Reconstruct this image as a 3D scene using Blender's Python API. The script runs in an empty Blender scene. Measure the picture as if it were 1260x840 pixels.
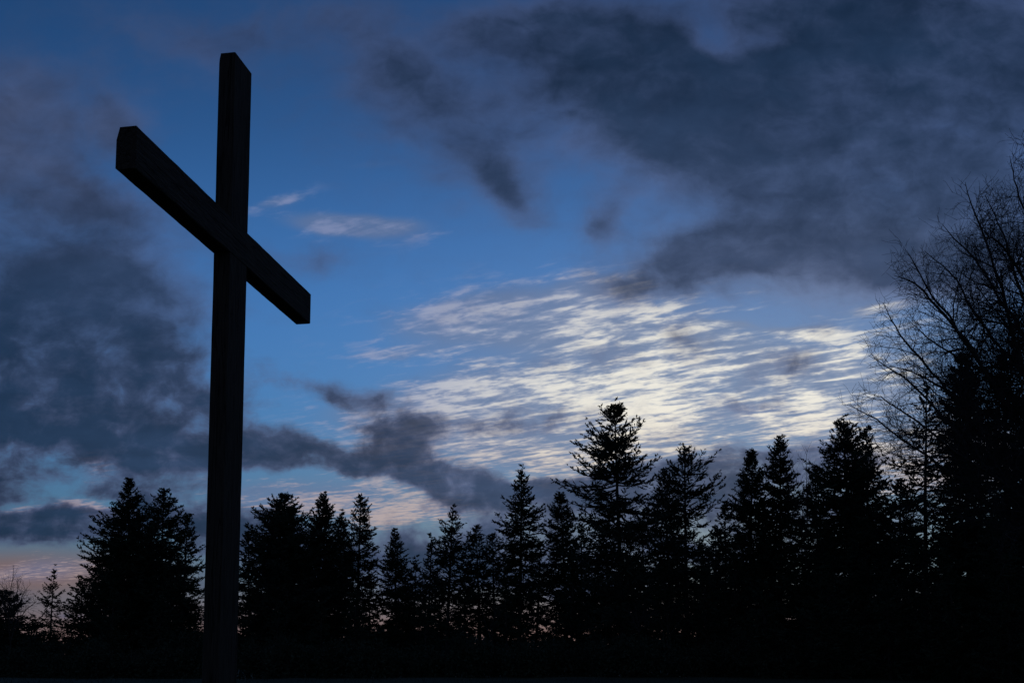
import bpy, bmesh, math, random
import numpy as np
from mathutils import Vector, Matrix

R = math.radians
scene = bpy.context.scene

# ---------------------------------------------------------------- camera
FOC, TH, HORIZON = 1397.65, 0.1035, 843.0      # focal length in photo pixels, pitch up, row of the horizon
EYE = Vector((0.0, 0.0, 1.65))
CY = HORIZON - FOC * math.tan(TH)
cam = bpy.data.cameras.new('camera')
cam.sensor_width = 36.0
cam.lens = 36.0 * FOC / 1260.0
cam.shift_y = (CY - 420.0) / 1260.0
cam.clip_start, cam.clip_end = 0.05, 6000.0
cam_ob = bpy.data.objects.new('camera', cam)
cam_ob.location = EYE
cam_ob.rotation_euler = (R(90) + TH, 0, 0)
scene.collection.objects.link(cam_ob)
scene.camera = cam_ob


def ray(px, py):
    """world direction seen at a row and column of the photograph"""
    xc, yc = (px - 630.0) / FOC, (CY - py) / FOC
    c, s = math.cos(TH), math.sin(TH)
    return Vector((xc, c - s * yc, s + c * yc))


def at(px, py, depth):
    d = ray(px, py)
    return EYE + d * (depth / d.y)


# ---------------------------------------------------------------- exposure
scene.view_settings.view_transform = 'Standard'
scene.view_settings.look = 'None'
scene.view_settings.gamma = 1.0
scene.view_settings.use_curve_mapping = False
scene.view_settings.exposure = 0.0
scene.render.engine = 'CYCLES'
scene.cycles.max_bounces = 6
scene.cycles.transparent_max_bounces = 8

# ---------------------------------------------------------------- sky
SUN_AZ, SUN_EL = R(11.5), R(1.5)
world = bpy.data.worlds.new('World')
scene.world = world
world.use_nodes = True
WT = world.node_tree
WT.nodes.clear()


class V:
    """small expression wrapper round shader sockets"""
    def __init__(s, sock): s.k = sock
    def __add__(a, b): return mth('ADD', a, b)
    def __radd__(a, b): return mth('ADD', b, a)
    def __sub__(a, b): return mth('SUBTRACT', a, b)
    def __rsub__(a, b): return mth('SUBTRACT', b, a)
    def __mul__(a, b): return mth('MULTIPLY', a, b)
    def __rmul__(a, b): return mth('MULTIPLY', b, a)
    def __truediv__(a, b): return mth('DIVIDE', a, b)
    def __rtruediv__(a, b): return mth('DIVIDE', b, a)


def put(sock, v):
    if isinstance(v, V): WT.links.new(v.k, sock)
    else: sock.default_value = v


def mth(op, *a, clamp=False):
    n = WT.nodes.new('ShaderNodeMath'); n.operation = op; n.use_clamp = clamp
    for i, v in enumerate(a): put(n.inputs[i], v)
    return V(n.outputs[0])


def sstep(x, lo, hi, a=0.0, b=1.0):
    n = WT.nodes.new('ShaderNodeMapRange'); n.interpolation_type = 'SMOOTHSTEP'
    for i, v in enumerate((x, lo, hi, a, b)): put(n.inputs[i], v)
    return V(n.outputs[0])


def comb(x, y, z):
    n = WT.nodes.new('ShaderNodeCombineXYZ')
    for i, v in enumerate((x, y, z)): put(n.inputs[i], v)
    return V(n.outputs[0])


def noise(vec, scale, detail=4.0, rough=0.5, lac=2.0, dist=0.0, off=(0, 0, 0), sc=(1, 1, 1), rot=0.0, color=False):
    if rot:
        vr = WT.nodes.new('ShaderNodeVectorRotate'); vr.rotation_type = 'Z_AXIS'
        put(vr.inputs['Vector'], vec); vr.inputs['Angle'].default_value = rot; vec = V(vr.outputs[0])
    m = WT.nodes.new('ShaderNodeMapping')
    put(m.inputs[0], vec); m.inputs[1].default_value = off; m.inputs[3].default_value = sc
    n = WT.nodes.new('ShaderNodeTexNoise')
    WT.links.new(m.outputs[0], n.inputs['Vector'])
    n.inputs['Scale'].default_value = scale; n.inputs['Detail'].default_value = detail
    n.inputs['Roughness'].default_value = rough; n.inputs['Lacunarity'].default_value = lac
    n.inputs['Distortion'].default_value = dist
    return V(n.outputs['Color' if color else 'Fac'])


def mix(f, a, b, blend='MIX'):
    n = WT.nodes.new('ShaderNodeMix'); n.data_type = 'RGBA'; n.blend_type = blend
    put(n.inputs[0], f)
    for i, v in ((6, a), (7, b)):
        if isinstance(v, V): WT.links.new(v.k, n.inputs[i])
        else: n.inputs[i].default_value = (*v, 1.0)
    return V(n.outputs[2])


def lin(r, g, b):
    f = lambda c: (c / 255 / 12.92) if c / 255 <= 0.04045 else ((c / 255 + 0.055) / 1.055) ** 2.4
    return (f(r), f(g), f(b))


def gn(px, py):
    d = ray(px, py); return d.x / d.y, d.z / d.y


def blob(vec, px, py, rx, ry, ang=0.0, amp=1.0):
    """soft elliptical cloud patch in the sky, centre and reach as directions"""
    u0, v0 = gn(px, py)
    k = (gn(px + 1, py)[0] - u0)
    m = WT.nodes.new('ShaderNodeMapping'); m.vector_type = 'TEXTURE'
    WT.links.new(vec.k, m.inputs[0])
    m.inputs[1].default_value = (u0, v0, 0); m.inputs[2].default_value = (0, 0, R(ang)); m.inputs[3].default_value = (rx * k, ry * k, 1)
    d = WT.nodes.new('ShaderNodeVectorMath'); d.operation = 'DOT_PRODUCT'
    WT.links.new(m.outputs[0], d.inputs[0]); WT.links.new(m.outputs[0], d.inputs[1])
    e = mth('POWER', 0.3679, V(d.outputs['Value']))
    return e * amp


def field(vec, items):
    t = None
    for i, it in enumerate(items):
        if i and i % 5 == 0:          # a negligible dependence that makes the renderer sum as it goes, sparing shader memory
            n = WT.nodes.new('ShaderNodeVectorMath'); n.operation = 'MULTIPLY_ADD'
            WT.links.new(t.k, n.inputs[0]); n.inputs[1].default_value = (1e-7, 1e-7, 0); WT.links.new(vec.k, n.inputs[2])
            vec = V(n.outputs[0])
        b = blob(vec, *it)
        t = b if t is None else t + b
    return t


tc = WT.nodes.new('ShaderNodeTexCoord')
sep = WT.nodes.new('ShaderNodeSeparateXYZ'); WT.links.new(tc.outputs['Generated'], sep.inputs[0])
X, Y, Z = (V(sep.outputs[i]) for i in range(3))
front = sstep(Y, 0.15, 0.5)
Yc = mth('MAXIMUM', Y, 0.12)
U, W_ = X / Yc, Z / Yc
Zc = mth('MAXIMUM', Z, 0.0)
plane = comb(X / (Zc + 0.03), Y / (Zc + 0.03), 0.0)        # the deck of high cloud, seen in perspective
low = comb(X / (Zc + 0.16), Y / (Zc + 0.16), 0.0)          # the deck of low cloud
uv = comb(U, W_, 0.0)

# ragged edges: shift the cloud field by noise
def warp(vec, src, scale, amt, off, detail=3.0, sc=(1, 1, 1)):
    c = noise(src, scale, detail, 0.55, off=off, color=True, sc=sc)
    n = WT.nodes.new('ShaderNodeVectorMath'); n.operation = 'MULTIPLY_ADD'
    WT.links.new(c.k, n.inputs[0]); n.inputs[1].default_value = (amt, amt * 0.6, 0)
    s = WT.nodes.new('ShaderNodeVectorMath'); s.operation = 'ADD'
    WT.links.new(vec.k, s.inputs[0]); s.inputs[1].default_value = (-amt / 2, -amt * 0.3, 0)
    WT.links.new(s.outputs[0], n.inputs[2])
    return V(n.outputs[0])

uvw = warp(warp(uv, uv, 8.0, 0.085, (3.1, 1.7, 0.4), 1.0), uv, 30.0, 0.034, (6.1, 2.2, 0.7), 4.0)
uvh = warp(uv, uv, 7.0, 0.06, (8.1, 2.7, 0.9))

# clear sky behind the clouds
nish = WT.nodes.new('ShaderNodeTexSky'); nish.sky_type = 'NISHITA'; nish.sun_disc = False
nish.sun_elevation = SUN_EL; nish.sun_rotation = SUN_AZ
nish.air_density = 1.0; nish.dust_density = 0.4; nish.ozone_density = 3.0
clear = mix(1.0, V(nish.outputs[0]), (0.067, 0.122, 0.180), 'MULTIPLY')
lift = 1.0 + 0.72 * mth('POWER', 0.3679, mth('POWER', mth('ABSOLUTE', (W_ - 0.34) / 0.17), 2.0))
grad = comb(lift, lift, lift)
clear = mix(1.0, clear, grad, 'MULTIPLY')
warmth = sstep(W_, 0.26, 0.03)                               # towards the horizon
glow = blob(uv, 900, 470, 420, 190, 8)                       # how near the hidden sun
clear = mix(warmth * 0.85, clear, mix(glow, lin(80, 102, 128), lin(150, 150, 150)))
clear = mix(mth('MINIMUM', sstep(W_, 0.105, 0.035) * 0.9 + blob(uv, 30, 704, 150, 26) * 0.95, 1.0), clear, mix(glow, lin(124, 98, 94), lin(170, 108, 74)))

# ---- high rippled cloud catching the last sun
ripple = noise(plane, 1.0, 3.0, 0.55, off=(0.3, 1.1, 2.0), sc=(5.6, 16.0, 1), rot=R(32), dist=0.5)
fleck = noise(plane, 1.0, 4.0, 0.6, off=(5.3, 2.1, 0.0), sc=(18, 28.0, 1), rot=R(32), dist=0.3)
fibre = noise(uvh, 1.0, 5.0, 0.62, off=(1.0, 4.0, 0.0), sc=(12, 52, 1), rot=R(-7), dist=0.4)
high_f = field(uvh, [
    (780, 485, 300, 74, 7, .62), (890, 490, 170, 56, 10, .62), (730, 400, 170, 36, 6, .35), (605, 388, 125, 30, 4, 1.05), (560, 505, 120, 46, 8, .62),
    (730, 350, 100, 26, 5, .5), (690, 560, 130, 32, 4, .5), (440, 276, 80, 14, -5, 1.25), (348, 246, 40, 9, 14, .55),
    (1000, 404, 40, 5, 2, .9), (1090, 378, 34, 6, 6, .8), (885, 403, 30, 4, 0, .6), (430, 500, 60, 22, 4, .35),
    (400, 612, 130, 22, 0, .8), (330, 612, 50, 18, 0, .5), (520, 635, 90, 13, 3, .6), (470, 200, 60, 8, 5, .25),
    (1040, 500, 110, 50, 8, .62), (1160, 566, 120, 44, 8, 1.3), (470, 430, 60, 8, 5, .35), (110, 628, 42, 8, -14, 1.0),
    (30, 626, 50, 6, 0, .6), (115, 582, 26, 26, 20, .5), (800, 420, 120, 20, 4, .3), (40, 704, 90, 18, 3, .6)])
patch = noise(uvh, 1.0, 2.0, 0.5, off=(4.4, 0.2, 0.0), sc=(9, 20, 1))
tex = (ripple - 0.5) * 2.7 + (fleck - 0.5) * 1.7 + (fibre - 0.5) * 1.5 + (patch - 0.5) * 2.3
high_c = mth('MINIMUM', high_f, 0.95)
high_a = sstep(high_c * 0.85 + tex * 0.95, 0.14, 1.08) * mth('MINIMUM', high_f * 2.4, 1.0)
high_w = sstep(high_c * 0.8 + tex, 0.35, 1.35)
high_a = high_a * (0.62 + 0.38 * glow)
lit = mix(sstep(glow, 0.05, 0.9), lin(136, 147, 184), mix(high_w, lin(160, 170, 190), lin(240, 236, 224)))
lit = mix(sstep(W_, 0.27, 0.12) * 0.8, lit, mix(glow, lin(196, 165, 150), lin(250, 222, 180)))
thin = field(uvh, [(1110, 400, 190, 110, 0, .75), (1000, 330, 160, 50, 0, .4), (760, 400, 200, 70, 8, .35), (620, 520, 170, 60, 5, .5)])
veil = mth('MINIMUM', sstep(high_f, 0.12, 0.8) * 0.66 + thin * 0.6, 0.85)
sky = mix(veil, clear, mix(glow, lin(98, 116, 152), lin(124, 139, 166)))
sky = mix(mth('MINIMUM', high_a, 1.0), sky, lit)

# ---- low dark cloud
billow = noise(low, 1.0, 6.0, 0.56, off=(2.7, 0.3, 0.0), sc=(2.6, 3.0, 1), dist=0.25)
billow2 = noise(uvw, 1.0, 5.0, 0.6, off=(7.7, 3.3, 0.0), sc=(20, 27, 1), dist=0.3)
low_f = field(uvw, [
    (40, 400, 200, 120, -12, 1.2), (200, 520, 120, 90, -25, 1.0), (60, 560, 200, 75, 0, 1.0), (15, 150, 100, 95, -30, 1.05),
    (145, 150, 52, 46, -40, .75), (95, 250, 150, 40, -20, .8), (130, 350, 120, 40, -25, .55), (60, 650, 200, 27, 0, 1.05),
    (335, 520, 70, 36, -10, .7), (395, 562, 110, 28, -4, 1.15), (512, 548, 52, 38, -35, 1.0), (432, 472, 50, 17, -12, 1.0),
    (480, 512, 44, 24, -20, .8), (545, 585, 58, 28, -35, .95), (615, 612, 85, 26, -8, 1.0), (690, 604, 60, 20, 0, .9),
    (320, 672, 90, 30, 0, .95), (560, 672, 260, 30, 0, 1.0), (556, 158, 120, 82, -38, .62), (487, 88, 70, 70, -60, .40),
    (620, 232, 62, 28, -42, .7), (640, 40, 100, 42, 0, .6), (720, 70, 110, 55, -10, .7), (748, 280, 40, 30, 0, .72),
    (1110, 50, 350, 150, 0, 1.25), (860, 140, 170, 90, -12, .75), (1010, 235, 240, 90, -10, .8), (1160, 280, 170, 70, 0, .6),
    (880, 42, 38, 22, -25, -.7), (948, 36, 30, 18, 0, -.4), (1178, 165, 36, 20, -20, -.3), (1230, 150, 110, 110, 0, .45), (1080, 305, 220, 45, 0, .35), (980, 345, 240, 60, -4, .36),
    (862, 326, 90, 32, 8, .8), (780, 350, 56, 18, 0, .6), (960, 308, 110, 26, -6, .7), (978, 452, 44, 20, 5, 1.0),
    (850, 408, 40, 14, 0, .7), (655, 515, 100, 16, 5, .62), (770, 440, 100, 20, 5, .45), (900, 585, 150, 32, 6, 1.45), (112, 584, 34, 30, 20, -.6), (118, 630, 48, 8, -14, -1.0), (40, 628, 60, 6, 0, -.7), (60, 694, 150, 20, 0, -.9), (620, 560, 50, 12, 0, -.3), (385, 615, 90, 16, 0, -.45), (335, 592, 60, 12, 0, -.6), (372, 500, 60, 12, 0, -.35), (450, 596, 60, 12, 10, -.5), (275, 470, 40, 30, -40, -.35), (370, 595, 60, 14, 0, -.3), (930, 500, 60, 12, 8, .5),
    (1000, 568, 90, 16, 8, .7), (1110, 330, 80, 34, 0, .6), (780, 620, 110, 34, 0, .7), (1020, 640, 200, 40, 0, .7), (735, 572, 60, 16, 0, -.6), (1150, 565, 50, 30, 0, -.5),
    (330, 30, 120, 30, 0, .42), (700, 705, 500, 22, 0, .75), (370, 322, 60, 20, 0, .6), (300, 60, 200, 40, -15, .35), (440, 30, 90, 50, 0, .35), (1010, 410, 40, 14, 0, .55)])
back = (1.0 - front)
low_f = low_f * front + back * (0.45 + 0.5 * noise(low, 0.7, 2.0, 0.5, off=(9, 9, 0)))
low_c = mth('MINIMUM', low_f, 1.12)
soft = sstep(W_, 0.20, 0.38)
puff = noise(uv, 1.0, 5.0, 0.58, off=(1.3, 8.8, 0.0), sc=(30, 42, 1), dist=0.35)
low_d = low_c + (puff - 0.5) * 1.35 * (1.0 - soft * 0.75) - 0.05 * (1.0 - soft) + (billow - 0.5) * (1.6 - 0.35 * soft) + (billow2 - 0.5) * (1.8 - 1.15 * soft)
low_a = sstep(low_d, 0.05 - 0.10 * soft, 0.98 + 0.30 * soft)
thick = sstep(low_d, 0.45, 1.35)
edge = mix(glow, lin(70, 78, 108), lin(110, 118, 146))
wide = blob(uv, 900, 470, 560, 260, 0)
core = mix(wide * 0.85, lin(27, 45, 70), lin(66, 78, 106))
shade = mix(thick, edge, core)
mauve = blob(uv, 50, 170, 170, 130, -20)
shade = mix(mauve * 0.65, shade, lin(70, 80, 110))
curl = 0.52 + 0.98 * noise(uvw, 1.0, 5.0, 0.55, off=(0.5, 6.0, 0.0), sc=(6, 11, 1))
shade = mix(1.0, shade, comb(curl, curl, curl), 'MULTIPLY')
relief = noise(low, 1.0, 5.0, 0.56, off=(2.7, 0.55, 0.0), sc=(2.6, 3.0, 1), dist=0.25)
rel = mth('MAXIMUM', 1.0 + (billow - relief) * 1.2 + (puff - 0.5) * (-0.6), 0.5)
shade = mix(1.0, shade, comb(rel, rel, rel), 'MULTIPLY')
sky = mix(low_a * 0.94, sky, shade)
sky = mix(sstep(Z, 0.0, -0.05), sky, lin(14, 16, 20))

bgn = WT.nodes.new('ShaderNodeBackground'); WT.links.new(sky.k, bgn.inputs[0]); bgn.inputs[1].default_value = 1.0
wout = WT.nodes.new('ShaderNodeOutputWorld'); WT.links.new(bgn.outputs[0], wout.inputs[0])
world.cycles.sampling_method = 'MANUAL'
world.cycles.sample_map_resolution = 512

# ---------------------------------------------------------------- sun, low behind the far bank of cloud
sl = bpy.data.lights.new('sun', 'SUN'); sl.energy = 0.12; sl.angle = R(10); sl.color = (1.0, 0.80, 0.62)
so = bpy.data.objects.new('sun', sl); scene.collection.objects.link(so)
sd = Vector((math.sin(SUN_AZ) * math.cos(SUN_EL), math.cos(SUN_AZ) * math.cos(SUN_EL), math.sin(SUN_EL)))
so.rotation_euler = sd.to_track_quat('Z', 'Y').to_euler()
so.location = (20, 60, 40)

COL = scene.collection


# ---------------------------------------------------------------- materials
def material(name, base, rough=0.9, vary=0.35, scale=3.0, bump=0.0, bscale=20.0, stretch=(1, 1, 1), translucent=False):
    m = bpy.data.materials.new(name); m.use_nodes = True
    nt = m.node_tree; p = nt.nodes['Principled BSDF']
    p.inputs['Roughness'].default_value = rough
    p.inputs['Specular IOR Level'].default_value = 0.2
    t = nt.nodes.new('ShaderNodeTexCoord'); mp = nt.nodes.new('ShaderNodeMapping'); mp.inputs[3].default_value = stretch
    nt.links.new(t.outputs['Object'], mp.inputs[0])
    n = nt.nodes.new('ShaderNodeTexNoise'); n.inputs['Scale'].default_value = scale; n.inputs['Detail'].default_value = 6
    nt.links.new(mp.outputs[0], n.inputs['Vector'])
    r = nt.nodes.new('ShaderNodeValToRGB')
    r.color_ramp.elements[0].position = 0.3; r.color_ramp.elements[1].position = 0.7
    r.color_ramp.elements[0].color = (*[c * (1 - vary) for c in base], 1)
    r.color_ramp.elements[1].color = (*[c * (1 + vary) for c in base], 1)
    nt.links.new(n.outputs['Fac'], r.inputs[0]); nt.links.new(r.outputs[0], p.inputs['Base Color'])
    if bump:
        b = nt.nodes.new('ShaderNodeBump'); b.inputs['Strength'].default_value = bump; b.inputs['Distance'].default_value = 0.02
        n2 = nt.nodes.new('ShaderNodeTexNoise'); n2.inputs['Scale'].default_value = bscale; n2.inputs['Detail'].default_value = 8
        nt.links.new(mp.outputs[0], n2.inputs['Vector']); nt.links.new(n2.outputs['Fac'], b.inputs['Height'])
        nt.links.new(b.outputs[0], p.inputs['Normal'])
    return m


M_WOOD = material('weathered_timber', (0.052, 0.037, 0.027), 0.9, 0.3, 9.0, 0.9, 14.0, (6, 6, 0.5))
M_WOOD_X = material('weathered_timber_beam', (0.052, 0.037, 0.027), 0.9, 0.3, 9.0, 0.9, 14.0, (6, 0.5, 6))
def add_cracks(m, stretch):
    nt = m.node_tree; p = nt.nodes['Principled BSDF']
    t = nt.nodes.new('ShaderNodeTexCoord'); mp = nt.nodes.new('ShaderNodeMapping'); mp.inputs[3].default_value = stretch
    nt.links.new(t.outputs['Object'], mp.inputs[0])
    n = nt.nodes.new('ShaderNodeTexNoise'); n.inputs['Scale'].default_value = 1.0; n.inputs['Detail'].default_value = 2
    nt.links.new(mp.outputs[0], n.inputs['Vector'])
    r = nt.nodes.new('ShaderNodeValToRGB'); e = r.color_ramp.elements
    e[0].position = 0.485; e[0].color = (1, 1, 1, 1); e[1].position = 0.515; e[1].color = (1, 1, 1, 1)
    x = e.new(0.50); x.color = (0.25, 0.25, 0.25, 1)
    nt.links.new(n.outputs['Fac'], r.inputs[0])
    old = p.inputs['Base Color'].links[0].from_socket
    mx = nt.nodes.new('ShaderNodeMix'); mx.data_type = 'RGBA'; mx.blend_type = 'MULTIPLY'; mx.inputs[0].default_value = 1.0
    nt.links.new(old, mx.inputs[6]); nt.links.new(r.outputs[0], mx.inputs[7]); nt.links.new(mx.outputs[2], p.inputs['Base Color'])
    b = nt.nodes.new('ShaderNodeBump'); b.inputs['Strength'].default_value = 1.0; b.inputs['Distance'].default_value = 0.012
    nt.links.new(r.outputs[0], b.inputs['Height']); nt.links.new(p.inputs['Normal'].links[0].from_socket, b.inputs['Normal'])
    nt.links.new(b.outputs[0], p.inputs['Normal'])


add_cracks(M_WOOD, (26, 26, 0.9)); add_cracks(M_WOOD_X, (26, 0.9, 26))
M_BARK = material('conifer_bark', (0.045, 0.036, 0.030), 0.95, 0.4, 6.0, 0.8, 20.0, (4, 4, 1))
M_TWIG = material('bare_twig_bark', (0.050, 0.042, 0.038), 0.95, 0.3, 8.0, 0.4, 30.0)
M_FIR = material('dark_fir_needles', (0.030, 0.044, 0.024), 0.85, 0.4, 1.4)
M_PINE = material('grey_green_pine_needles', (0.038, 0.048, 0.030), 0.85, 0.4, 1.4)
M_SHRUB = material('shrub_leaves', (0.034, 0.044, 0.024), 0.85, 0.4, 3.0)
M_FAR = material('far_wood_foliage', (0.032, 0.042, 0.028), 0.95, 0.3, 0.5)
M_GRASS = material('meadow_grass', (0.030, 0.036, 0.018), 0.95, 0.4, 0.6, 0.5, 30.0)


# ---------------------------------------------------------------- mesh helpers
class MB:
    """collects arrays of vertices and quads for one mesh"""
    def __init__(s): s.v, s.f, s.n = [], [], 0

    def add(s, v, f):
        v = np.asarray(v, dtype=np.float32).reshape(-1, 3); f = np.asarray(f, dtype=np.int32)
        s.v.append(v); s.f.append(f + s.n); s.n += len(v)

    def tube(s, pts, rad, sides=6, cap=True):
        P = np.asarray(pts, float); n = len(P)
        T = np.gradient(P, axis=0); T /= np.linalg.norm(T, axis=1)[:, None] + 1e-9
        ref = np.array([0, 0, 1.0]) if abs(T[0][2]) < 0.9 else np.array([1.0, 0, 0])
        A = np.cross(T, ref); A /= np.linalg.norm(A, axis=1)[:, None] + 1e-9
        B = np.cross(T, A)
        a = np.arange(sides) * 2 * np.pi / sides
        r = np.asarray(rad, float)[:, None, None]
        V_ = P[:, None, :] + r * (A[:, None, :] * np.cos(a)[None, :, None] + B[:, None, :] * np.sin(a)[None, :, None])
        i = np.arange(n - 1)[:, None] * sides; j = np.arange(sides)[None, :]; k = (j + 1) % sides
        F = np.stack([i + j, i + k, i + sides + k, i + sides + j], -1).reshape(-1, 4)
        s.add(V_.reshape(-1, 3), F)

    def kites(s, base, d, length, width, rng, mid=0.42):
        """thin leaf-like blades, one per row"""
        n = len(base)
        if not n: return
        rv = rng.normal(size=(n, 3)); side = np.cross(d, rv); side /= np.linalg.norm(side, axis=1)[:, None] + 1e-9
        L = np.asarray(length).reshape(-1, 1); W = np.asarray(width).reshape(-1, 1) * 0.5
        m = base + d * L * mid
        v = np.stack([base, m + side * W, base + d * L, m - side * W], 1)
        f = np.arange(n * 4).reshape(-1, 4)
        s.add(v.reshape(-1, 3), f)

    def build(s, name, mat, parent=None, smooth=False):
        v = np.concatenate(s.v); f = np.concatenate(s.f)
        me = bpy.data.meshes.new(name)
        me.vertices.add(len(v)); me.vertices.foreach_set('co', v.ravel())
        me.loops.add(f.size); me.loops.foreach_set('vertex_index', f.ravel())
        me.polygons.add(len(f)); me.polygons.foreach_set('loop_start', np.arange(len(f), dtype=np.int32) * 4)
        me.polygons.foreach_set('use_smooth', np.full(len(f), smooth))
        me.update(); me.validate()
        me.materials.append(mat)
        o = bpy.data.objects.new(name, me); COL.objects.link(o)
        if parent: o.parent = parent
        return o


def thing(name, label, cat, loc, group=None):
    o = bpy.data.objects.new(name, None); COL.objects.link(o)
    o.empty_display_size = 0.3; o.location = loc; o['label'] = label; o['category'] = cat
    if group: o['group'] = group
    return o


# ---------------------------------------------------------------- ground
def ground_z(x, y):
    x = np.asarray(x, float); y = np.asarray(y, float)
    t = np.clip((y - 9) / 36, 0, 1); t = t * t * (3 - 2 * t)
    z = 1.98 * t + 0.05 * np.sin(x * 0.21 + 1) * np.sin(y * 0.17) * np.clip(y / 10, 0, 1)
    z += np.clip((np.hypot(x, y) - 90) / 260, 0, 1) ** 1.3 * 7.0 * (1 + 0.25 * np.sin(x * 0.013 + 0.6))
    z += np.where(y < 0, -0.01 * np.clip(-y, 0, 60), 0)
    return z


def grid_sheet():
    g = np.unique(np.concatenate([np.linspace(0, 30, 31), 30 * (1.11 ** np.arange(1, 45))]))
    g = g[g < 3200]; ax = np.concatenate([-g[::-1][:-1], g])
    Xg, Yg = np.meshgrid(ax, ax, indexing='ij')
    rng = np.random.default_rng(5)
    Zg = ground_z(Xg, Yg) + rng.normal(0, 0.012, Xg.shape)
    n = len(ax)
    i, j = np.meshgrid(np.arange(n - 1), np.arange(n - 1), indexing='ij')
    F = np.stack([i * n + j, (i + 1) * n + j, (i + 1) * n + j + 1, i * n + j + 1], -1).reshape(-1, 4)
    mb = MB(); mb.add(np.stack([Xg, Yg, Zg], -1).reshape(-1, 3), F)
    o = mb.build('ground', M_GRASS, smooth=True); o['kind'] = 'structure'


grid_sheet()


def tufts():
    rng = np.random.default_rng(77); mb = MB()
    n = 26000
    y = 6 + 46 * rng.random(n) ** 0.8; x = (rng.random(n) * 1.3 - 0.55) * y
    z = ground_z(x, y)
    b = np.stack([x, y, z - 0.01], 1); d = rng.normal(0, 0.35, (n, 3)); d[:, 2] = 1; d /= np.linalg.norm(d, axis=1)[:, None]
    mb.kites(b, d, 0.06 + 0.12 * rng.random(n), np.full(n, 0.014), rng, 0.3)
    o = mb.build('grass', M_GRASS); o['kind'] = 'stuff'; o['label'] = 'short rough grass on the rising meadow'


tufts()


# ---------------------------------------------------------------- the cross
def beam_mesh(name, mat, parent, size, origin, ax, worn, flip=1):
    """long sawn timber: ax[0] length, ax[1] width, ax[2] thickness; corners a little waney, worn = chamfered end arris"""
    L, w, t = size
    rng = np.random.default_rng(len(name))
    ns = 40
    bm = bmesh.new(); rings = []
    c = 0.006
    prof = [(0, c), (c, 0), (w - c, 0), (w, c), (w, t - c), (w - c, t), (c, t), (0, t - c)]
    for i in range(ns + 1):
        s = L * i / ns
        ring = []
        for k, (a, b) in enumerate(prof):
            jx, jy = rng.normal(0, 0.0005, 2)
            co = origin + ax[0] * s + ax[1] * (a + jx) + ax[2] * (b + jy)
            ring.append(bm.verts.new(co))
        rings.append(ring)
    for r0, r1 in zip(rings, rings[1:]):
        for k in range(8):
            bm.faces.new((r0[k], r0[(k + 1) % 8], r1[(k + 1) % 8], r1[k]))
    bm.faces.new(rings[0][::-1]); bm.faces.new(rings[-1])
    for pos, nrm in worn:                             # weather-worn end corner: cut it off
        r = bmesh.ops.bisect_plane(bm, geom=bm.verts[:] + bm.edges[:] + bm.faces[:], plane_co=pos, plane_no=nrm, clear_outer=True)
        ed = [g for g in r['geom_cut'] if isinstance(g, bmesh.types.BMEdge)]
        bmesh.ops.contextual_create(bm, geom=ed)
    bmesh.ops.recalc_face_normals(bm, faces=bm.faces[:])
    me = bpy.data.meshes.new(name); bm.to_mesh(me); bm.free(); me.materials.append(mat)
    o = bpy.data.objects.new(name, me); COL.objects.link(o); o.parent = parent
    return o


def build_cross():
    x0, y0, yaw, t = -1.9151, 7.4483, 0.1761, 0.1184
    w, ztop, za, h, ln, lf = 0.29, 4.3553, 3.1736, 0.2512, 1.2846, 1.2651
    z0 = float(ground_z(x0, y0))
    root = thing('wooden_cross', 'tall dark timber cross standing close by in the meadow at left', 'cross', (x0, y0, z0))
    root.rotation_euler = (0, 0, -yaw)
    # local axes: +Y along the crossbeam away from the viewer, -X the rear, +Z up; origin at the near front corner
    e = EYE.z - z0
    U_, A, B = Vector((0, 0, 1)), Vector((0, 1, 0)), Vector((-1, 0, 0))
    H = e + ztop
    post = beam_mesh('post', M_WOOD, root, (H + 0.5, w, t), Vector((0, 0, -0.5)), (U_, A, B),
                     [(Vector((-t + 0.014, 0, H)), Vector((-1, 0, 0.20)).normalized())])
    zb = e + za - h
    g = 0.003
    beam = beam_mesh('crossbeam', M_WOOD_X, root, (ln + w + lf, h, t + 2 * g), Vector((g, -ln, zb)), (A, U_, B),
                     [(Vector((-t - g + 0.018, 0, zb + h)), Vector((-1, 0, 0.25)).normalized())])
    # drying cracks: narrow dark grooves cut as slim wedges standing open in the faces
    return root


build_cross()


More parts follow.
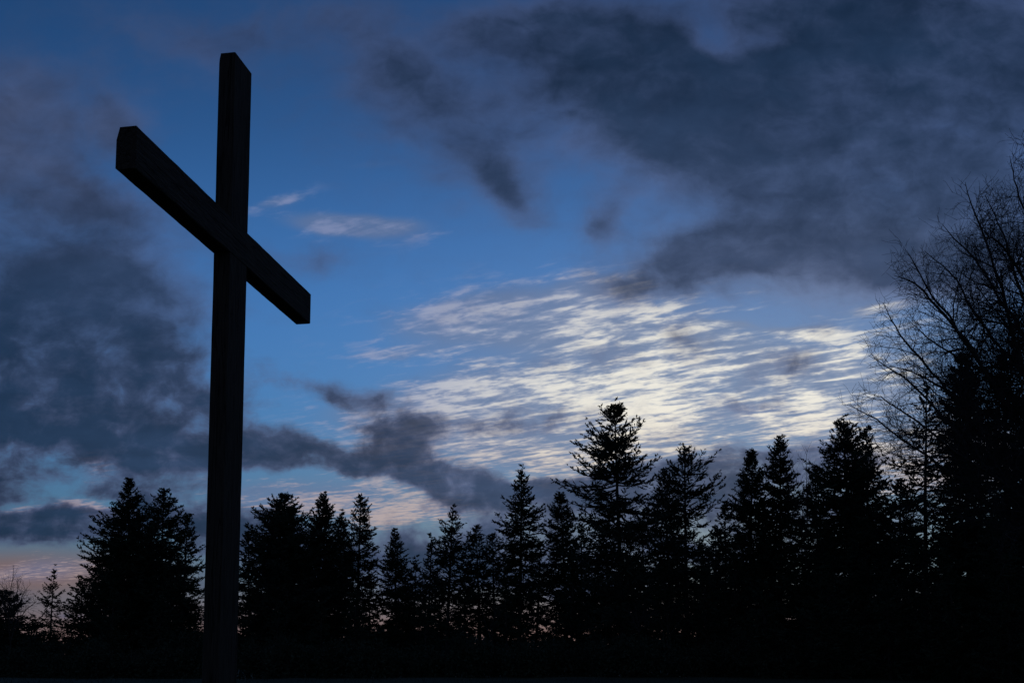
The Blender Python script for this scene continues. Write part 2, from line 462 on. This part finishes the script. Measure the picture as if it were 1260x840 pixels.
# ---------------------------------------------------------------- conifers
def conifer(name, label, px, py, depth, prof, clear=828, dens=1.0, openness=0.0, mat=None, seed=0, group=None, lean=0.0,
            coarse=1.0, cat='conifer'):
    rng = np.random.default_rng(1000 + seed)
    mat = mat or M_FIR
    top = at(px, py, depth)
    lean = lean + float(rng.normal(0, 0.22))
    gx, gy = top.x + lean, depth
    gz = float(ground_z(gx, gy))
    H = top.z - gz
    k = depth / FOC; grp_wide = 400 < px < 900 and (H > 0)
    dens = dens * (1.25 if dens >= 1.4 else 1.05)
    zs = np.array([0.0] + [(r - py) * k for r, _ in prof]); rs = np.array([0.0] + [hw * k * (1.0 + (0.18 * min(1.0, (r - py) / 60.0) if grp_wide else 0.0)) * (0.78 + 0.42 * min(1.0, (r - py) * k / 2.6)) for r, hw in prof])
    root = thing(name, label, cat, (gx, gy, gz), group)
    zc = max(0.0, (at(px, clear, depth).z - gz))
    tr = MB(); cr = MB()
    # trunk, slightly crooked
    nz = 14; tz = np.linspace(-0.15, H, nz)
    wob = np.cumsum(rng.normal(0, 0.018, (nz, 2)), 0); wob -= wob[0]
    wob *= (1 - np.linspace(0, 1, nz))[:, None] * 0.8 + 0.2
    cx = -lean * (tz / H) + wob[:, 0] * (1 - tz / H * 0.9); cyy = wob[:, 1]
    r0 = 0.0085 * H + 0.03
    tr.tube(np.stack([cx, cyy, tz], 1), r0 * (1 - tz.clip(0) / H) ** 0.8 + 0.008, 8)
    # whorls of branches
    z = H - 0.12; az = rng.random() * 6.28
    step0 = 0.20
    az0 = rng.random() * 6.28; lob = rng.random(3) * 6.28; lobk = rng.random(3)
    bases, dirs, Ls, Zb = [], [], [], []
    while z > zc:
        dt = H - z
        Rr = float(np.interp(dt, zs, rs))
        nb = int(round((4 + min(3, dt * 1.2)) * (1 - 0.15 * openness)))
        for b in range(nb):
            a = az + b * 6.283 / nb + rng.normal(0, 0.25)
            l = Rr * (1 + 0.16 * math.sin(a * 2 + lob[0] + z * 0.8) + 0.13 * math.sin(a + lob[1] - z * 1.7) + 0.10 * math.cos(a - az0))
            l *= rng.uniform(0.70, 1.10) if rng.random() > 0.12 + 0.12 * openness else rng.uniform(0.3, 0.7)
            if z < zc + 1.5 and rng.random() < 0.3: l *= 0.6
            bases.append((a, z + rng.normal(0, 0.12 + 0.16 * openness))); Ls.append(max(min(l, Rr * 1.12), 0.10))
        az += 1.9; z -= (step0 + min(0.22, dt * 0.03)) * (1 + 0.25 * openness) * rng.uniform(0.7, 1.3) / dens
    ds = 0.15 * coarse / (0.75 + 0.25 * dens)
    tb, td, tl = [], [], []
    for (a, zb), L in zip(bases, Ls):
        dt = max(0.0, (H - zb) / H)
        e0 = 0.95 - 1.05 * min(1, dt * 2.4) ** 0.8 + rng.normal(0, 0.16 + 0.14 * openness)       # rise near the top, droop lower down
        up = 0.25 + 0.25 * openness
        n = max(3, int(L / ds) + 2)
        s = np.linspace(0, 1, n)
        hor = L * s * math.cos(e0)
        ver = L * (math.sin(e0) * s - 0.10 * s * (1 - s) * 4 * min(1, dt * 3) + up * 0.30 * s ** 2.5)
        room = max(0.03, (H - zb) * 0.80)
        if ver.max() > room * 0.8: ver = ver * room * 0.8 / ver.max()
        aa = a + rng.normal(0, 0.12) * s
        x0 = np.interp(zb, tz, cx); y0 = np.interp(zb, tz, cyy)
        P = np.stack([x0 + hor * np.cos(aa), y0 + hor * np.sin(aa), zb + ver], 1)
        if L > 0.5: tr.tube(P[::2] if n > 6 else P, (0.010 + 0.011 * L) * (1 - s[::2] if n > 6 else 1 - s) + 0.004, 3)
        T = np.gradient(P, axis=0); T /= np.linalg.norm(T, axis=1)[:, None] + 1e-9
        # side twigs on both sides
        bare = 0.05 + 0.12 * openness * rng.random()
        keep = s >= bare
        for sg in (-1, 1):
            pk = P[keep]; Tk = T[keep]; sk = s[keep]; m = len(pk)
            if not m: continue
            pk = pk + Tk * rng.uniform(-0.5, 0.5, (m, 1)) * ds
            sd_ = np.stack([-Tk[:, 1], Tk[:, 0], np.zeros(m)], 1); sd_ /= np.linalg.norm(sd_, axis=1)[:, None] + 1e-9
            ang = rng.normal(0.85, 0.2, (m, 1))
            d = Tk * np.cos(ang) + sd_ * sg * np.sin(ang); d[:, 2] += rng.normal(0.02 + 0.22 * openness, 0.34, m)
            d /= np.linalg.norm(d, axis=1)[:, None]
            l = (0.10 + 0.42 * (1 - sk) * min(L, 1.8) + 0.05) * rng.uniform(0.6, 1.2, m)
            l = np.minimum(l, 0.75)
            ok = rng.random(m) > 0.08 + 0.14 * openness * (rng.random() < 0.5)
            tb.append(pk[ok]); td.append(d[ok]); tl.append(l[ok])
        tb.append(P[-2:-1]); td.append(T[-1:]); tl.append(np.array([0.16]))
    # leader
    for q in range(9):
        tb.append(np.array([[cx[-1], cyy[-1], H - 0.10 - 0.06 * q]])); d = rng.normal(0, 0.12 + 0.06 * q, 3); d[2] = 1
        td.append((d / np.linalg.norm(d))[None]); tl.append(np.array([0.14]))
    tb = np.concatenate(tb); td = np.concatenate(td); tl = np.concatenate(tl)
    cr.kites(tb, td, tl * 1.05, 0.055 + 0.05 * tl, rng, 0.5)
    # needle sprays along each twig
    per = 7
    for q in range(per):
        f = (q + rng.random(len(tb))) / per
        p = tb + td * (tl * f)[:, None]
        rv = rng.normal(size=(len(tb), 3)); rv -= td * (rv * td).sum(1)[:, None]; rv /= np.linalg.norm(rv, axis=1)[:, None]
        rv[:, 2] *= 0.6
        d = td * 0.75 + rv * 0.75; d /= np.linalg.norm(d, axis=1)[:, None]
        m = tl > 0.12 * (q % 2)
        cr.kites(p[m], d[m], ((0.06 + 0.22 * tl * (1.1 - f)) * rng.uniform(0.6, 1.3, len(tb)))[m], (0.028 + 0.018 * coarse) * np.ones(m.sum()), rng, 0.5)
    tr.build('trunk', M_BARK, root, True)
    cr.build('crown', mat, root)
    return root


G_L = 'conifers at the left of the wood'
G_M = 'conifers along the middle of the wood'
G_R = 'conifers at the right of the wood'
F, PN = M_FIR, M_PINE
TREES = [
    # name, label, px, py, depth, profile, clear, dens, open, mat, group
    ('spruce_tree', 'broad dense black spruce left of the cross, the pointed top of its pair', 159, 590, 52, [(605, 8), (620, 15), (640, 24), (660, 36), (690, 48), (720, 58), (780, 66), (830, 66)], 830, 1.5, 0.0, F, G_L),
    ('fir_tree', 'dark fir with spiky side shoots between the broad spruce and the cross post', 202, 602, 54, [(615, 11), (635, 24), (655, 32), (690, 40), (760, 46)], 830, 1.25, 0.25, F, G_L),
    ('fir_tree', 'small distant layered fir alone against the orange sky at far left', 67, 701, 78, [(712, 6), (730, 13), (750, 19), (770, 24), (810, 28)], 830, 0.8, 0.5, F, G_L),
    ('fir_tree', 'short dark fir hugging the left foot of the broad spruce', 101, 716, 50, [(728, 9), (745, 17), (770, 26), (810, 30)], 830, 1.3, 0.1, F, G_L),
    ('fir_tree', 'narrow dark fir just left of the cross post', 231, 634, 50, [(645, 8), (670, 15), (700, 21), (780, 26)], 830, 1.3, 0.15, F, G_L),
    ('fir_tree', 'low dark evergreen at the left edge under the bare twigs', 6, 727, 55, [(733, 16), (745, 27), (765, 36), (800, 42)], 830, 1.4, 0.1, PN, G_L),
    ('fir_tree', 'low dark fir between the lone distant fir and the left edge', 40, 762, 60, [(772, 12), (790, 22), (820, 28)], 830, 1.3, 0.1, F, G_L),
    ('pine_tree', 'round-topped dense pine just right of the cross post', 350, 608, 52, [(613, 8), (622, 16), (636, 27), (652, 36), (666, 44), (700, 50), (780, 54)], 812, 1.7, 0.0, PN, G_M),
    ('fir_tree', 'small dark fir half hidden behind the cross post on its right side', 306, 654, 56, [(662, 8), (680, 14), (720, 20), (780, 24)], 790, 1.2, 0.2, F, G_M),
    ('fir_tree', 'dense fir with a bushy top right of the round-topped pine', 398, 609, 54, [(619, 6), (632, 13), (648, 20), (665, 27), (700, 31), (780, 36)], 800, 1.5, 0.1, F, G_M),
    ('fir_tree', 'thin fir shoulder between the bushy fir and the narrow spruce', 420, 632, 58, [(642, 6), (660, 12), (700, 19), (780, 24)], 790, 1.3, 0.2, F, G_M),
    ('spruce_tree', 'narrow spruce with a sharp tip, third top to the right of the cross post', 444, 610, 56, [(620, 7), (635, 13), (650, 19), (670, 24), (700, 26), (740, 24)], 778, 1.05, 0.35, F, G_M),
    ('fir_tree', 'shorter pointed fir right of the narrow spruce', 486, 654, 56, [(665, 8), (680, 14), (700, 20), (730, 25), (770, 24)], 790, 1.25, 0.2, F, G_M),
    ('fir_tree', 'low ragged fir in the dip between the pointed fir and the layered fir', 512, 690, 60, [(700, 9), (720, 15), (770, 20)], 786, 1.1, 0.3, F, G_M),
    ('fir_tree', 'open layered fir with spaced branches, left one of the middle group', 557, 627, 54, [(636, 7), (650, 15), (665, 22), (685, 28), (710, 32), (745, 28)], 778, 0.95, 0.55, F, G_M),
    ('fir_tree', 'small open fir at the left flank of the open layered fir', 531, 664, 57, [(675, 8), (700, 16), (740, 20)], 780, 0.95, 0.5, F, G_M),
    ('fir_tree', 'dark fir with a blunt tip right of the open layered fir', 586, 647, 56, [(655, 9), (675, 15), (700, 19), (750, 22)], 784, 1.2, 0.3, F, G_M),
    ('fir_tree', 'small dark fir squeezed against the left side of the slim spire-like spruce', 606, 657, 59, [(666, 8), (690, 15), (750, 20)], 782, 1.15, 0.3, F, G_M),
    ('spruce_tree', 'slim spire-like spruce in mid picture, taller than its close neighbours', 642, 579, 54, [(590, 7), (605, 13), (620, 17), (640, 23), (655, 27), (680, 26), (720, 26), (748, 20)], 778, 1.25, 0.2, F, G_M),
    ('fir_tree', 'dark fir between the spire-like spruce and the tallest open fir', 690, 608, 57, [(620, 10), (640, 17), (670, 23), (720, 28), (770, 26)], 795, 1.35, 0.15, F, G_M),
    ('pine_tree', 'tallest open-branched fir, rising over the brightest clouds', 756, 499, 46, [(507, 11), (520, 22), (535, 32), (550, 38), (575, 36), (590, 42), (605, 48), (625, 52), (650, 50), (700, 50), (750, 40)], 785, 1.15, 0.5, PN, G_M),
    ('pine_tree', 'open pine with see-through upper right branches, right of the tallest fir', 842, 548, 50, [(556, 9), (570, 19), (590, 32), (605, 42), (640, 40), (700, 38)], 786, 0.8, 0.75, PN, G_M),
    ('fir_tree', 'darker fir tucked behind the left side of the open pine', 817, 580, 53, [(590, 11), (610, 19), (650, 26), (720, 30), (760, 28)], 795, 1.25, 0.25, F, G_M),
    ('fir_tree', 'small fir in the dip between the open pine and the pair of spires', 892, 618, 56, [(630, 8), (650, 15), (700, 22), (780, 28)], 820, 1.1, 0.3, F, G_R),
    ('spruce_tree', 'left and lower spire of the pair of slim dark spruces', 926, 555, 50, [(565, 7), (580, 13), (600, 20), (625, 24), (700, 30), (820, 34)], 830, 1.45, 0.1, F, G_R),
    ('spruce_tree', 'right and taller spire of the pair of slim dark spruces', 960, 538, 50, [(548, 7), (560, 13), (575, 18), (600, 24), (650, 32), (820, 38)], 830, 1.45, 0.1, F, G_R),
    ('fir_tree', 'low fir shoulder between the taller spire and the broad fir', 1003, 578, 52, [(590, 11), (620, 22), (700, 32), (820, 38)], 830, 1.3, 0.15, F, G_R),
    ('fir_tree', 'broad thick fir with a pointed crown below the lowest bare branches', 1038, 515, 46, [(525, 12), (540, 22), (555, 30), (575, 40), (600, 50), (700, 62), (820, 64)], 830, 1.35, 0.15, F, G_R),
    ('fir_tree', 'second ragged top against the right flank of the broad thick fir', 1066, 527, 48, [(538, 8), (555, 14), (580, 20), (640, 34), (760, 42)], 830, 1.1, 0.3, F, G_R),
    ('fir_tree', 'gappy fir behind the bare branches between the broad thick fir and the thick spruce', 1140, 473, 42, [(485, 6), (510, 15), (540, 28), (570, 44), (600, 54), (650, 50)], 790, 0.62, 0.80, PN, G_R),
    ('spruce_tree', 'thick dark spruce seen through the crown of the bare tree', 1186, 436, 40, [(444, 12), (456, 18), (480, 22), (520, 26), (560, 28), (620, 40), (720, 50)], 825, 1.6, 0.05, F, G_R),
    ('spruce_tree', 'slender spruce nearest the right edge behind the bare tree', 1232, 430, 41, [(440, 5), (460, 10), (490, 19), (530, 28), (600, 40), (720, 46)], 825, 1.3, 0.2, F, G_R),
    ('fir_tree', 'dark fir filling the right edge below the bare limbs', 1272, 470, 40, [(490, 12), (530, 26), (600, 40), (720, 50)], 825, 1.3, 0.2, F, G_R),
    ('fir_tree', 'low fir under the gappy fir, right of the broad thick fir', 1108, 590, 50, [(604, 14), (625, 26), (680, 40), (800, 50)], 830, 1.3, 0.2, F, G_R),
]
SEED = 0
for (nm, lab, px, py, dep, prof, clr, den, opn, mt, grp) in TREES:
    SEED += 1
    conifer(nm, lab, px, py, dep, prof, clr, den, opn, mt, SEED, grp)

# trees standing deeper in the wood, whose crowns merge into the dark mass
BACK = [
    (128, 672, 66, 'left', 34), (184, 648, 66, 'left', 38), (222, 690, 62, 'left', 30), (140, 730, 47, 'left', 34), (200, 735, 47, 'left', 32),
    (326, 692, 64, 'mid', 26), (374, 676, 64, 'mid', 30), (412, 700, 64, 'mid', 22), (345, 740, 47, 'mid', 26), (395, 742, 47, 'mid', 22),
    (665, 668, 64, 'mid', 22), (716, 645, 64, 'mid', 24), (735, 690, 60, 'mid', 22), (790, 640, 63, 'mid', 28), (862, 668, 62, 'mid', 26), (838, 700, 60, 'mid', 20),
    (438, 728, 49, 'mid', 30), (524, 738, 49, 'mid', 32), (622, 728, 49, 'mid', 32), (455, 706, 63, 'mid', 26), (498, 716, 63, 'mid', 24), (540, 712, 64, 'mid', 26), (572, 700, 63, 'mid', 24), (624, 690, 64, 'mid', 26), (706, 700, 50, 'mid', 30), (775, 668, 50, 'mid', 36), (815, 690, 47, 'mid', 32), (866, 700, 47, 'right', 32), (745, 640, 52, 'mid', 34), (880, 648, 64, 'right', 28),
    (905, 680, 48, 'right', 30), (943, 640, 66, 'right', 34), (985, 640, 48, 'right', 36), (1016, 650, 64, 'right', 34), (1062, 640, 44, 'right', 38),
    (1090, 665, 60, 'right', 40), (1128, 660, 44, 'right', 34), (1160, 655, 60, 'right', 40), (1205, 625, 60, 'right', 44), (1226, 640, 37, 'right', 40), (1250, 610, 60, 'right', 44),
    (935, 715, 42, 'right', 40), (1020, 705, 41, 'right', 44), (1090, 715, 40, 'right', 44), (1165, 700, 38, 'right', 46), (1240, 700, 36, 'right', 44),
]
BL = {'left': ('dark conifer merging into the black mass left of the cross', 'inner conifers left of the cross'),
      'mid': ('dark conifer deep inside the wood between the cross and the open pine', 'inner conifers in the middle'),
      'right': ('dark conifer merging into the black mass at lower right', 'inner conifers at lower right')}
for (px, py, dep, side, hw) in BACK:
    SEED += 1
    clr = 830 if side != 'mid' else 768 + (SEED * 37) % 50
    conifer('fir_tree', BL[side][0], px, py, dep, [(py + 12, hw * .28), (py + 40, hw * .62), (py + 80, hw), (830, hw * 1.25)], clr, 1.15, 0.15, F, SEED, BL[side][1], coarse=1.35)


# ---------------------------------------------------------------- bare deciduous trees
def bare_tree(name, label, base, limbs, depth_of, seed, r0, levels=3, spread=1.0, group=None, twig=0.005, cat='bare tree', extra=()):
    """limbs: polylines given as world points from the trunk outward; side branches grow from them"""
    rng = np.random.default_rng(seed)
    root = thing(name, label, cat, base, group)
    B0 = np.array(base)
    tr, cr = MB(), MB()

    def smooth(P, n):
        P = np.asarray(P, float); t = np.concatenate([[0], np.cumsum(np.linalg.norm(np.diff(P, axis=0), axis=1))]); tt = np.linspace(0, t[-1], n)
        # Catmull-like smoothing by repeated averaging
        Q = np.stack([np.interp(tt, t, P[:, k]) for k in range(3)], 1)
        for _ in range(3): Q[1:-1] = (Q[:-2] + 2 * Q[1:-1] + Q[2:]) / 4
        return Q, t[-1]

    def grow(p, d, L, r, lev):
        n = max(4, int(L / (0.22 if lev < 3 else 0.10)))
        pts = [p]; q = p.copy(); st = L / n; bend = np.zeros(3)
        for i in range(n):
            bend = bend * 0.8 + rng.normal(0, 0.10, 3); d = d + bend + rng.normal(0, 0.08, 3) + np.array([0, 0, 0.02])
            d /= np.linalg.norm(d); q = q + d * st; pts.append(q.copy())
        pts = np.array(pts); s = np.linspace(0, 1, n + 1)
        rad = r * (1 - 0.75 * s)
        rad = np.maximum(rad, twig * 0.6)
        cr.tube(pts, rad, 3 if lev >= 2 else 5)
        if lev < levels:
            side_branches(pts, L, rad, lev)

    def side_branches(pts, L, rad, lev, s0=0.15):
        T = np.gradient(pts, axis=0); T /= np.linalg.norm(T, axis=1)[:, None] + 1e-9
        gap = (0.21, 0.145, 0.115)[min(lev, 2)] / spread
        s = s0 * L; sg = 1
        while s < L * 0.98:
            f = s / L * (len(pts) - 1); i = min(int(f), len(pts) - 2)
            p = pts[i] + (pts[i + 1] - pts[i]) * (f - i)
            t = T[i]
            rv = rng.normal(size=3); rv -= t * (rv @ t); rv /= np.linalg.norm(rv)
            a = rng.uniform(0.5, 1.0)
            d = t * math.cos(a) + rv * math.sin(a)
            rem = L - s
            l = min((0.35 + 0.55 * rem) * rng.uniform(0.45, 1.0), (2.9, 1.4, 0.5)[min(lev, 2)])
            if lev == 2: l = rng.uniform(0.18, 0.5)
            grow(p, d, max(l, 0.15), max(rad[i] * rng.uniform(0.35, 0.55), twig), lev + 1)
            s += gap * rng.uniform(0.5, 1.5)

    for li, (P, rr) in enumerate(limbs):
        P = np.array([list(p) for p in P]) - B0
        Q, L = smooth(P, max(8, int(np.linalg.norm(P[-1] - P[0]) / 0.25)))
        Q[1:] += np.cumsum(rng.normal(0, 0.022, (len(Q) - 1, 3)), 0)
        s = np.linspace(0, 1, len(Q)); rad = rr * 0.95 * (1 - s) ** 0.7 + twig
        (tr if li == 0 else cr).tube(Q, rad, 8 if rr > 0.05 else 6)
        if li > 0: side_branches(Q, L, rad, 0, 0.10)
    tr.build('trunk', M_BARK, root, True)
    cr.build('crown', M_TWIG, root, True)
    return root


D = 27.0
def lp(pts, dy0=0.0, dy1=0.0):
    n = len(pts)
    return [at(x, y, D + dy0 + (dy1 - dy0) * i / (n - 1)) for i, (x, y) in enumerate(pts)]


bx_, by_ = at(1335, 840, D).x, D
base = (bx_, by_, float(ground_z(bx_, by_)))
low_ = Vector((base[0], base[1], base[2] - 0.2))
limbs = [
    ([low_] + lp([(1333, 760), (1330, 690), (1322, 600), (1312, 500), (1318, 400), (1330, 300), (1338, 200)]), 0.20),
    (lp([(1322, 640), (1290, 530), (1258, 450), (1240, 395), (1220, 330), (1195, 275), (1179, 230)], 0, -1.5), 0.075),
    (lp([(1318, 560), (1290, 480), (1262, 425), (1235, 380), (1190, 310), (1150, 272)], 0, 1.5), 0.065),
    (lp([(1322, 620), (1270, 540), (1215, 462), (1170, 395), (1128, 350), (1096, 342)], 0, -2.2), 0.070),
    (lp([(1322, 650), (1260, 590), (1190, 520), (1135, 440), (1105, 400), (1090, 372)], 0, 1.2), 0.060),
    (lp([(1324, 665), (1250, 605), (1170, 530), (1120, 470), (1066, 436)], 0, -0.8), 0.060),
    (lp([(1325, 690), (1240, 640), (1170, 585), (1120, 552), (1075, 520), (1040, 502)], 0, 0.6), 0.055),
    (lp([(1313, 510), (1290, 400), (1275, 300), (1256, 240), (1246, 192)], 0, 1.8), 0.060),
    (lp([(1315, 520), (1280, 440), (1255, 350), (1236, 290), (1212, 238)], 0, 2.4), 0.055),
    (lp([(1322, 640), (1240, 560), (1180, 500), (1112, 462), (1078, 455)], 0, 2.8), 0.055),
    (lp([(1313, 500), (1300, 380), (1290, 290), (1272, 210), (1266, 165)], 0, -2.0), 0.050),
    (lp([(1325, 600), (1400, 470), (1450, 370), (1470, 290)], 0, 1), 0.075),
    (lp([(1328, 650), (1430, 540), (1500, 460), (1540, 420)], 0, -2), 0.070),
    (lp([(1320, 540), (1370, 400), (1390, 280), (1400, 190)], 0, -1), 0.065),
    (lp([(1320, 560), (1310, 460), (1260, 340), (1230, 300), (1210, 300)], 0, -4.0), 0.055),
    (lp([(1322, 600), (1280, 520), (1230, 470), (1150, 420), (1120, 395)], 0, 4.0), 0.055),
    (lp([(1325, 680), (1250, 600), (1190, 560), (1110, 500), (1070, 478)], 0, -3.0), 0.050),
    (lp([(1318, 580), (1260, 500), (1200, 430), (1140, 340), (1118, 300)], 0, -1.0), 0.055),
    (lp([(1316, 540), (1275, 470), (1215, 400), (1175, 330), (1140, 300)], 0, 3.4), 0.050),
]
bare_tree('bare_tree', 'large leafless tree with a wide fan of fine twigs at the right edge', base, limbs, D, 11, 0.2, 3, 1.0)


def sapling(name, label, px, py_top, depth, fan, seed, group=None, levels=2, spread=0.8, cat='bare tree', r=0.03):
    x, y = at(px, 830, depth).x, depth
    z = float(ground_z(x, y))
    rng = np.random.default_rng(seed)
    ls = [([Vector((x, y, z - 0.1)), at(px + rng.normal(0, 2), (830 + py_top) / 2, depth), at(px, py_top + (830 - py_top) * 0.3, depth)], r)]
    for (tx, ty, f) in fan:
        s = Vector((x, y, z)).lerp(at(px, py_top + (830 - py_top) * 0.3, depth), f)
        e = at(tx, ty, depth + rng.normal(0, 0.5))
        m = s.lerp(e, 0.55) + Vector((0, 0, 0.12 * (e - s).length))
        ls.append(([s, m, e], r * 0.5))
    bare_tree(name, label, (x, y, z), ls, depth, seed, r, levels, spread, group, 0.006, cat)


sapling('bare_tree', 'thin leafless sapling poking up left of the broad thick fir', 992, 560, 47, [(975, 560, .9), (988, 556, .95), (1000, 566, .9), (1012, 575, .8), (968, 585, .8), (984, 590, .7)], 21)
sapling('bare_tree', 'leafless bush with a few long twigs in the far left corner', 14, 700, 46, [(12, 708, .9), (24, 716, .8), (0, 716, .8), (34, 722, .7), (44, 738, .6), (-12, 715, .7), (28, 735, .5)], 22, spread=1.2)
sapling('bare_tree', 'leafless spindly sapling under the tallest open fir', 786, 735, 44, [(770, 745, .8), (779, 738, .9), (800, 742, .9), (808, 750, .8), (792, 735, .95)], 23)
sapling('bare_tree', 'leafless twin-stemmed sapling right of the one under the tallest fir', 822, 748, 45, [(808, 758, .6), (830, 745, .9), (840, 756, .8), (818, 750, .9)], 24)
sapling('bare_tree', 'leafless thin sapling low among the conifers left of the spire-like spruce', 604, 742, 47, [(594, 752, .7), (612, 745, .9), (618, 756, .8)], 25)


# ---------------------------------------------------------------- shrubs at the foot of the wood
def shrub(label, px, py_top, depth, hw, seed, group):
    rng = np.random.default_rng(seed)
    x, y = at(px, 830, depth).x, depth
    z = float(ground_z(x, y)); H = at(px, py_top, depth).z - z; Rr = hw * depth / FOC
    root = thing('shrub', label, 'shrub', (x, y, z), group)
    st, lf = MB(), MB()
    tips = []
    for i in range(16):
        a = rng.random() * 6.28; q = rng.random() ** 0.5
        e = np.array([math.cos(a) * Rr * q, math.sin(a) * Rr * q, H * rng.uniform(0.7, 1.0) * (1 - 0.35 * q * q)])
        m = e * 0.5 + np.array([0, 0, 0.12 * H]) + rng.normal(0, 0.05, 3)
        P = np.array([[0, 0, -0.05], m, e]); t = np.linspace(0, 1, 8)[:, None]
        C = (1 - t) ** 2 * P[0] + 2 * t * (1 - t) * P[1] + t ** 2 * P[2]
        st.tube(C, 0.015 * (1 - t[:, 0]) + 0.004, 3); tips.append(C)
    C = np.concatenate([c[2:] for c in tips])
    n = 2600
    b = C[rng.integers(0, len(C), n)] + rng.normal(0, 0.16, (n, 3)) * np.array([1, 1, 0.8]); b[:, 2] = np.abs(b[:, 2])
    d = rng.normal(size=(n, 3)); d[:, 2] += 0.4; d /= np.linalg.norm(d, axis=1)[:, None]
    lf.kites(b, d, rng.uniform(0.06, 0.16, n), rng.uniform(0.03, 0.07, n), rng)
    n2 = 1500; a = rng.random(n2) * 6.28; q = np.sqrt(rng.random(n2)) * Rr * 1.1      # leafy skirt down to the grass
    b = np.stack([q * np.cos(a), q * np.sin(a), rng.random(n2) * H * 0.55], 1); d = rng.normal(size=(n2, 3)); d /= np.linalg.norm(d, axis=1)[:, None]
    lf.kites(b, d, rng.uniform(0.08, 0.2, n2), rng.uniform(0.05, 0.1, n2), rng)
    st.build('stem', M_TWIG, root); lf.build('foliage', M_SHRUB, root)


rs_ = np.random.default_rng(42)
SHX = [30, 78, 118, 170, 222, 318, 352, 388, 424, 462, 498, 536, 572, 610, 648, 684, 722, 760, 800, 838, 876, 918, 965, 1010, 1060, 1112, 1165, 1220]
for i, x_ in enumerate(SHX):
    side = 'left of the cross' if x_ < 250 else ('below the middle conifers' if x_ < 900 else 'below the right-hand conifers')
    shrub('low dark shrub at the foot of the wood ' + side, x_ + rs_.normal(0, 5), rs_.uniform(768, 806), rs_.uniform(41, 46), rs_.uniform(24, 34), 300 + i, 'shrubs at the foot of the wood ' + side)


# ---------------------------------------------------------------- far wood on the rise beyond
def far_wood():
    rng = np.random.default_rng(9); mb = MB()
    for i in range(520):
        px = rng.uniform(-200, 1460); d = rng.uniform(185, 290)
        x = at(px, 830, d).x; z = float(ground_z(x, d))
        H = (at(px, 782 + 8 * math.sin(px * 0.011) + rng.normal(0, 5), d).z - z)
        if H < 2: continue
        n = 260; t = rng.random(n) ** 0.7; a = rng.random(n) * 6.28
        con = rng.random() < 0.5
        Rr = H * (0.26 if con else 0.36) * (t if con else np.sqrt(np.clip(1 - (1.25 * t - 0.65) ** 2 * 1.6, 0.05, 1))) * rng.uniform(0.3, 1.0, n)
        b = np.stack([x + Rr * np.cos(a), d + Rr * np.sin(a), z + H * (1 - t)], 1)
        dd = rng.normal(size=(n, 3)) * [1, 1, 0.5]; dd /= np.linalg.norm(dd, axis=1)[:, None]
        mb.kites(b, dd, rng.uniform(0.6, 1.5, n), rng.uniform(0.35, 0.8, n), rng)
    o = mb.build('far_wood', M_FAR); o['kind'] = 'stuff'; o['label'] = 'far-off dark wood along the horizon'


far_wood()
